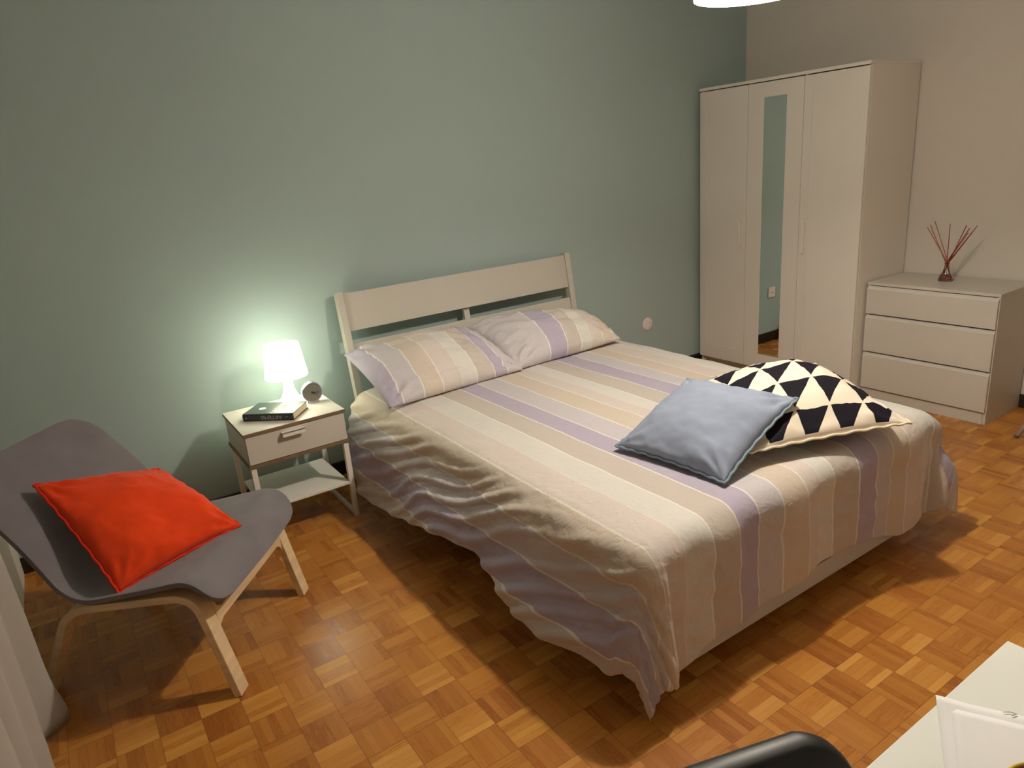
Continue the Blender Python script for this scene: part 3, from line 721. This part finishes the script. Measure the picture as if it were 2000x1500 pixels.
# ------------------------------------------------------------------ easy chair
CO = Vector((-4.24659, -.98579, 0)); CRZ = math.radians(51.0666-180)
ch = empty('easy_chair', tuple(CO), CRZ); tag(ch, 'low easy chair with grey fabric shell on a bent birch frame', 'chair')
def arcpath(pts, r=.05, k=6):
    out = [Vector((pts[0][0], pts[0][1]))]
    for i in range(1, len(pts)-1):
        p = Vector(pts[i]); a = (Vector(pts[i-1])-p); b = (Vector(pts[i+1])-p); la, lb = a.length, b.length
        rr = min(r, la*.48, lb*.48); A = p+a.normalized()*rr; B = p+b.normalized()*rr
        for t_ in range(k+1):
            t = t_/k; out.append(A*(1-t)**2 + p*2*t*(1-t) + B*t*t)
    out.append(Vector((pts[-1][0], pts[-1][1]))); return [tuple(q) for q in out]
fp = arcpath([(-.325, .0), (-.165, .322), (.262, .368), (.335, 0)], .075, 8)
for sx in (-1, 1):
    MB().strip(fp, .052, .026, sx*.268).build('side_frame', M['birch'], ch, bevel=.003)
# front rail with its flared ends
zc, hh = .262, .022; pr = []
X = .268-.026
top = [(-X, zc+hh+.035), (-X+.012, zc+hh+.012), (-X+.035, zc+hh), (X-.035, zc+hh), (X-.012, zc+hh+.012), (X, zc+hh+.035)]
bot = [(X, zc-hh-.035), (X-.012, zc-hh-.012), (X-.035, zc-hh), (-X+.035, zc-hh), (-X+.012, zc-hh-.012), (-X, zc-hh-.035)]
MB().prism(top+bot, 'y', .272, .296).build('front_rail', M['birch'], ch, bevel=.002)
MB().box((-.242, -.19, .235), (.242, -.168, .28)).build('rear_rail', M['birch'], ch, bevel=.002)
# shell: bent fabric-covered seat and back
prof = arcpath([(.352, .330), (.285, .428), (.06, .384), (-.13, .352), (-.245, .56), (-.43, .775)], .10, 9)
def shell():
    # resample the profile by length
    L = [0]
    for i in range(1, len(prof)): L.append(L[-1]+math.hypot(prof[i][0]-prof[i-1][0], prof[i][1]-prof[i-1][1]))
    n, m_ = 90, 40; P = []
    tot = L[-1]
    for i in range(n+1):
        s = tot*i/n; y = interp(s, L, [q[0] for q in prof]); z = interp(s, L, [q[1] for q in prof])
        hw = .315
        # rounded outline at both ends, slight waist at the back
        e0, e1 = s, tot-s
        R0, R1 = .085, .12
        if e0 < R0: hw = .315-R0+math.sqrt(max(0, R0*R0-(R0-e0)**2))
        if e1 < R1: hw = min(hw, .315-R1+math.sqrt(max(0, R1*R1-(R1-e1)**2)))
        hw -= .012*sstep(tot*.5, tot, s)
        row = []
        for j in range(m_+1):
            u = -1+2*j/m_; x = u*hw; dish = .012*(u*u)*sstep(.15, .5, s/tot)
            wob = .0015*noise.noise(Vector((x*7, s*7, 0)))
            row.append(Vector((x, y+dish*.8, z+.0+wob+(.006*u*u))))
        P.append(row)
    o = grid_mesh('seat_shell', P, None, M['grey_fabric'], ch)
    s = o.modifiers.new('s', 'SOLIDIFY'); s.thickness = .016; s.offset = 0
    bv = o.modifiers.new('b', 'BEVEL'); bv.width = .006; bv.segments = 3; bv.angle_limit = math.radians(50)
    return o
shell()
# sewn hem along the two long edges
# orange cushion on the chair
cm = Matrix.Translation(CO) @ Matrix.Rotation(CRZ, 4, 'Z')
oTL, oTR, oR, oB = [cm @ Vector(q) for q in ((.142, -.275, .688), (-.208, -.100, .574), (-.034, .272, .432), (.295, .036, .392))]
cushion('cushion', [oTL, oTR, oR, oB], .14, M['orange'], M['orange_seam'],
        'bright orange square cushion leaning in the grey easy chair', 'cushion', wr=.006, seed=11, power=.45, bow=.02)

# ------------------------------------------------------------------ curtain on the left
def curtain():
    P = []; n, k = 170, 60
    for i in range(n+1):
        t_ = i/n; row = []
        for j in range(k+1):
            s = j/k; z = lerp(.015, 2.48, s)
            y = lerp(-1.165 - .10*s, -2.85, t_)
            fl = (1-s)**2
            x = -4.685 + .022*math.sin(t_*70 + 1.2*math.sin(t_*9)) + .02*fl*math.sin(t_*31+1) + .012*noise.noise(Vector((t_*9, z*1.5, 3)))
            x += .03*math.exp(-(t_/.03)**2)*math.exp(-((z-.04)/.10)**2)
            row.append(Vector((max(x, XL+.008), y, z)))
        P.append(row)
    o = grid_mesh('curtain', P, None, M['curtain']); s = o.modifiers.new('s', 'SOLIDIFY'); s.thickness = .0015
    return o
cu = curtain(); tag(cu, 'pale sheer curtain hanging to the floor at the left, beside the easy chair', 'curtain')
rod = MB().tube([(-4.665, -1.0, 2.5), (-4.665, -2.95, 2.5)], .012, 14)
rod = rod.build('curtain_rod', M['white_metal'], smooth=True); tag(rod, 'thin white rod above the sheer curtain, outside the picture', 'curtain rod')

# ------------------------------------------------------------------ desk, paper, coloured dish
dk = empty('desk', (0, 0, 0)); tag(dk, 'white desk in the lower right corner with papers on it', 'desk')
DKX0, DKX1, DKY1, DKY0 = -4.41, -3.211, -3.105, -3.705
MB().box((DKX0, DKY0, .706), (DKX1, DKY1, .740)).build('desk_top', M['desk'], dk, bevel=.0015)
for x in (DKX0+.05, DKX1-.05):
    for y in (DKY0+.05, DKY1-.05):
        MB().tube([(x, y, 0), (x, y, .706)], .02, 18).build('leg', M['white_metal'], dk, smooth=True)
def sheet(name, p, e1, e2, a, b_, z, m, label, curl=0.0):
    p, e1, e2 = Vector((*p, 0)), Vector((*e1, 0)).normalized(), Vector((*e2, 0)).normalized(); G = []
    for i in range(25):
        row = []
        for j in range(19):
            q = p + e1*a*i/24 + e2*b_*j/18; c = math.exp(-((i/24*a)**2+(j/18*b_)**2)/.0009)
            row.append(Vector((q.x, q.y, z + curl*c)))
        G.append(row)
    o = grid_mesh(name, G, None, m); s = o.modifiers.new('s', 'SOLIDIFY'); s.thickness = .0006; s.offset = 0
    tag(o, label, 'paper'); return o
ppl = sheet('paper_sheet', (-3.421, -3.0975), (-.86, -.51), (.51, -.86), .297, .21, .7408, M['paper'], 'lower sheet of white paper whose corner juts past the desk edge', curl=.004)
sh2 = sheet('paper_sheet', (-3.428, -3.122), (-.875, -.49), (.49, -.875), .290, .20, .7422, M['paper'], 'upper sheet of white paper on the desk, with a faint pencil mark')
mk = MB().tube([(-3.382, -3.170, .7430), (-3.374, -3.176, .7430), (-3.372, -3.183, .7430), (-3.380, -3.180, .7430)], .0006, 6).build('pencil_mark', M['pencil'], sh2)
dsh = empty('dish', (-3.497, -3.270, .7428)); tag(dsh, 'small magenta dish with a yellow rim at the bottom right on the papers', 'dish')
MB().lathe([(0, 0), (.030, 0), (.046, .010), (.047, .014), (.044, .013), (.030, .004), (0, .003)], seg=40).build('bowl', M['magenta'], dsh, smooth=True)
MB().lathe([(.0445, .0135), (.0475, .0125), (.0490, .0150), (.0475, .0172), (.0450, .0165)], seg=48, closed=True).build('rim', M['yellow'], dsh, smooth=True)

# desk chair: rounded black back, seat pushed under the desk
dc = empty('desk_chair', (-3.878, -3.043, 0), 0); tag(dc, 'black chair with a rounded back pulled up to the white desk', 'chair')
dc.rotation_euler = (0, 0, math.radians(-17))
def rounded(w, h, r, n=8):
    out = []
    for cx, cy, a0 in ((w/2-r, h/2-r, 0), (-w/2+r, h/2-r, 90), (-w/2+r, -h/2+r, 180), (w/2-r, -h/2+r, 270)):
        for k in range(n+1):
            a = math.radians(a0+90*k/n); out.append((cx+r*math.cos(a), cy+r*math.sin(a)))
    return out
b = MB(); ol = rounded(.42, .40, .055)
n0 = 0
lay = [(-.016, .90), (-.010, .98), (0, 1.0), (.010, .98), (.016, .90)]
for ty, k in lay:
    for x, z in ol:
        dxk = 1-(1-k)*.16; b.v.append((x*dxk, ty + .035*((x/.21)**2)*-1 + (z)*.12, .643+z*(1-(1-k)*.16)))
m_ = len(ol)
for a in range(len(lay)-1):
    for i in range(m_): b.f.append((a*m_+i, a*m_+(i+1) % m_, (a+1)*m_+(i+1) % m_, (a+1)*m_+i))
cA = len(b.v); b.v.append((0, -.016, .643)); cB = len(b.v); b.v.append((0, .016, .643))
for i in range(m_):
    b.f.append((cA, (i+1) % m_, i)); b.f.append((cB, 4*m_+i, 4*m_+(i+1) % m_))
b.build('backrest', M['black_plastic'], dc, smooth=True)
MB().box((-.21, -.43, .43), (.21, -.02, .47)).build('seat', M['black_plastic'], dc, bevel=.018, seg=4)
for sx in (-1, 1):
    MB().tube([(sx*.19, .01, 0), (sx*.185, -.01, .44), (sx*.175, -.012, .60)], .011, 12).build('leg', M['chrome'], dc, smooth=True)
    MB().tube([(sx*.19, -.42, 0), (sx*.185, -.38, .44)], .011, 12).build('leg', M['chrome'], dc, smooth=True)

# white stool just outside the right edge, one splayed leg in view
st = empty('stool', (-.40, -2.40, 0)); tag(st, 'white stool at the right edge, only one splayed leg in view', 'stool')
MB().lathe([(0, .46), (.14, .46), (.15, .452), (.15, .438), (.14, .43), (0, .43)], seg=40).build('seat', M['white'], st, smooth=True)
for a in (103, 193, 283, 13):
    c_, s_ = math.cos(math.radians(a)), math.sin(math.radians(a))
    lg = MB().tube([(.31*c_, .31*s_, .012), (.10*c_, .10*s_, .44)], .011, 12).build('leg', M['white'], st, smooth=True)
    MB().tube([(.315*c_, .315*s_, 0), (.309*c_, .309*s_, .014)], .012, 12).build('foot_cap', M['groove'], lg)
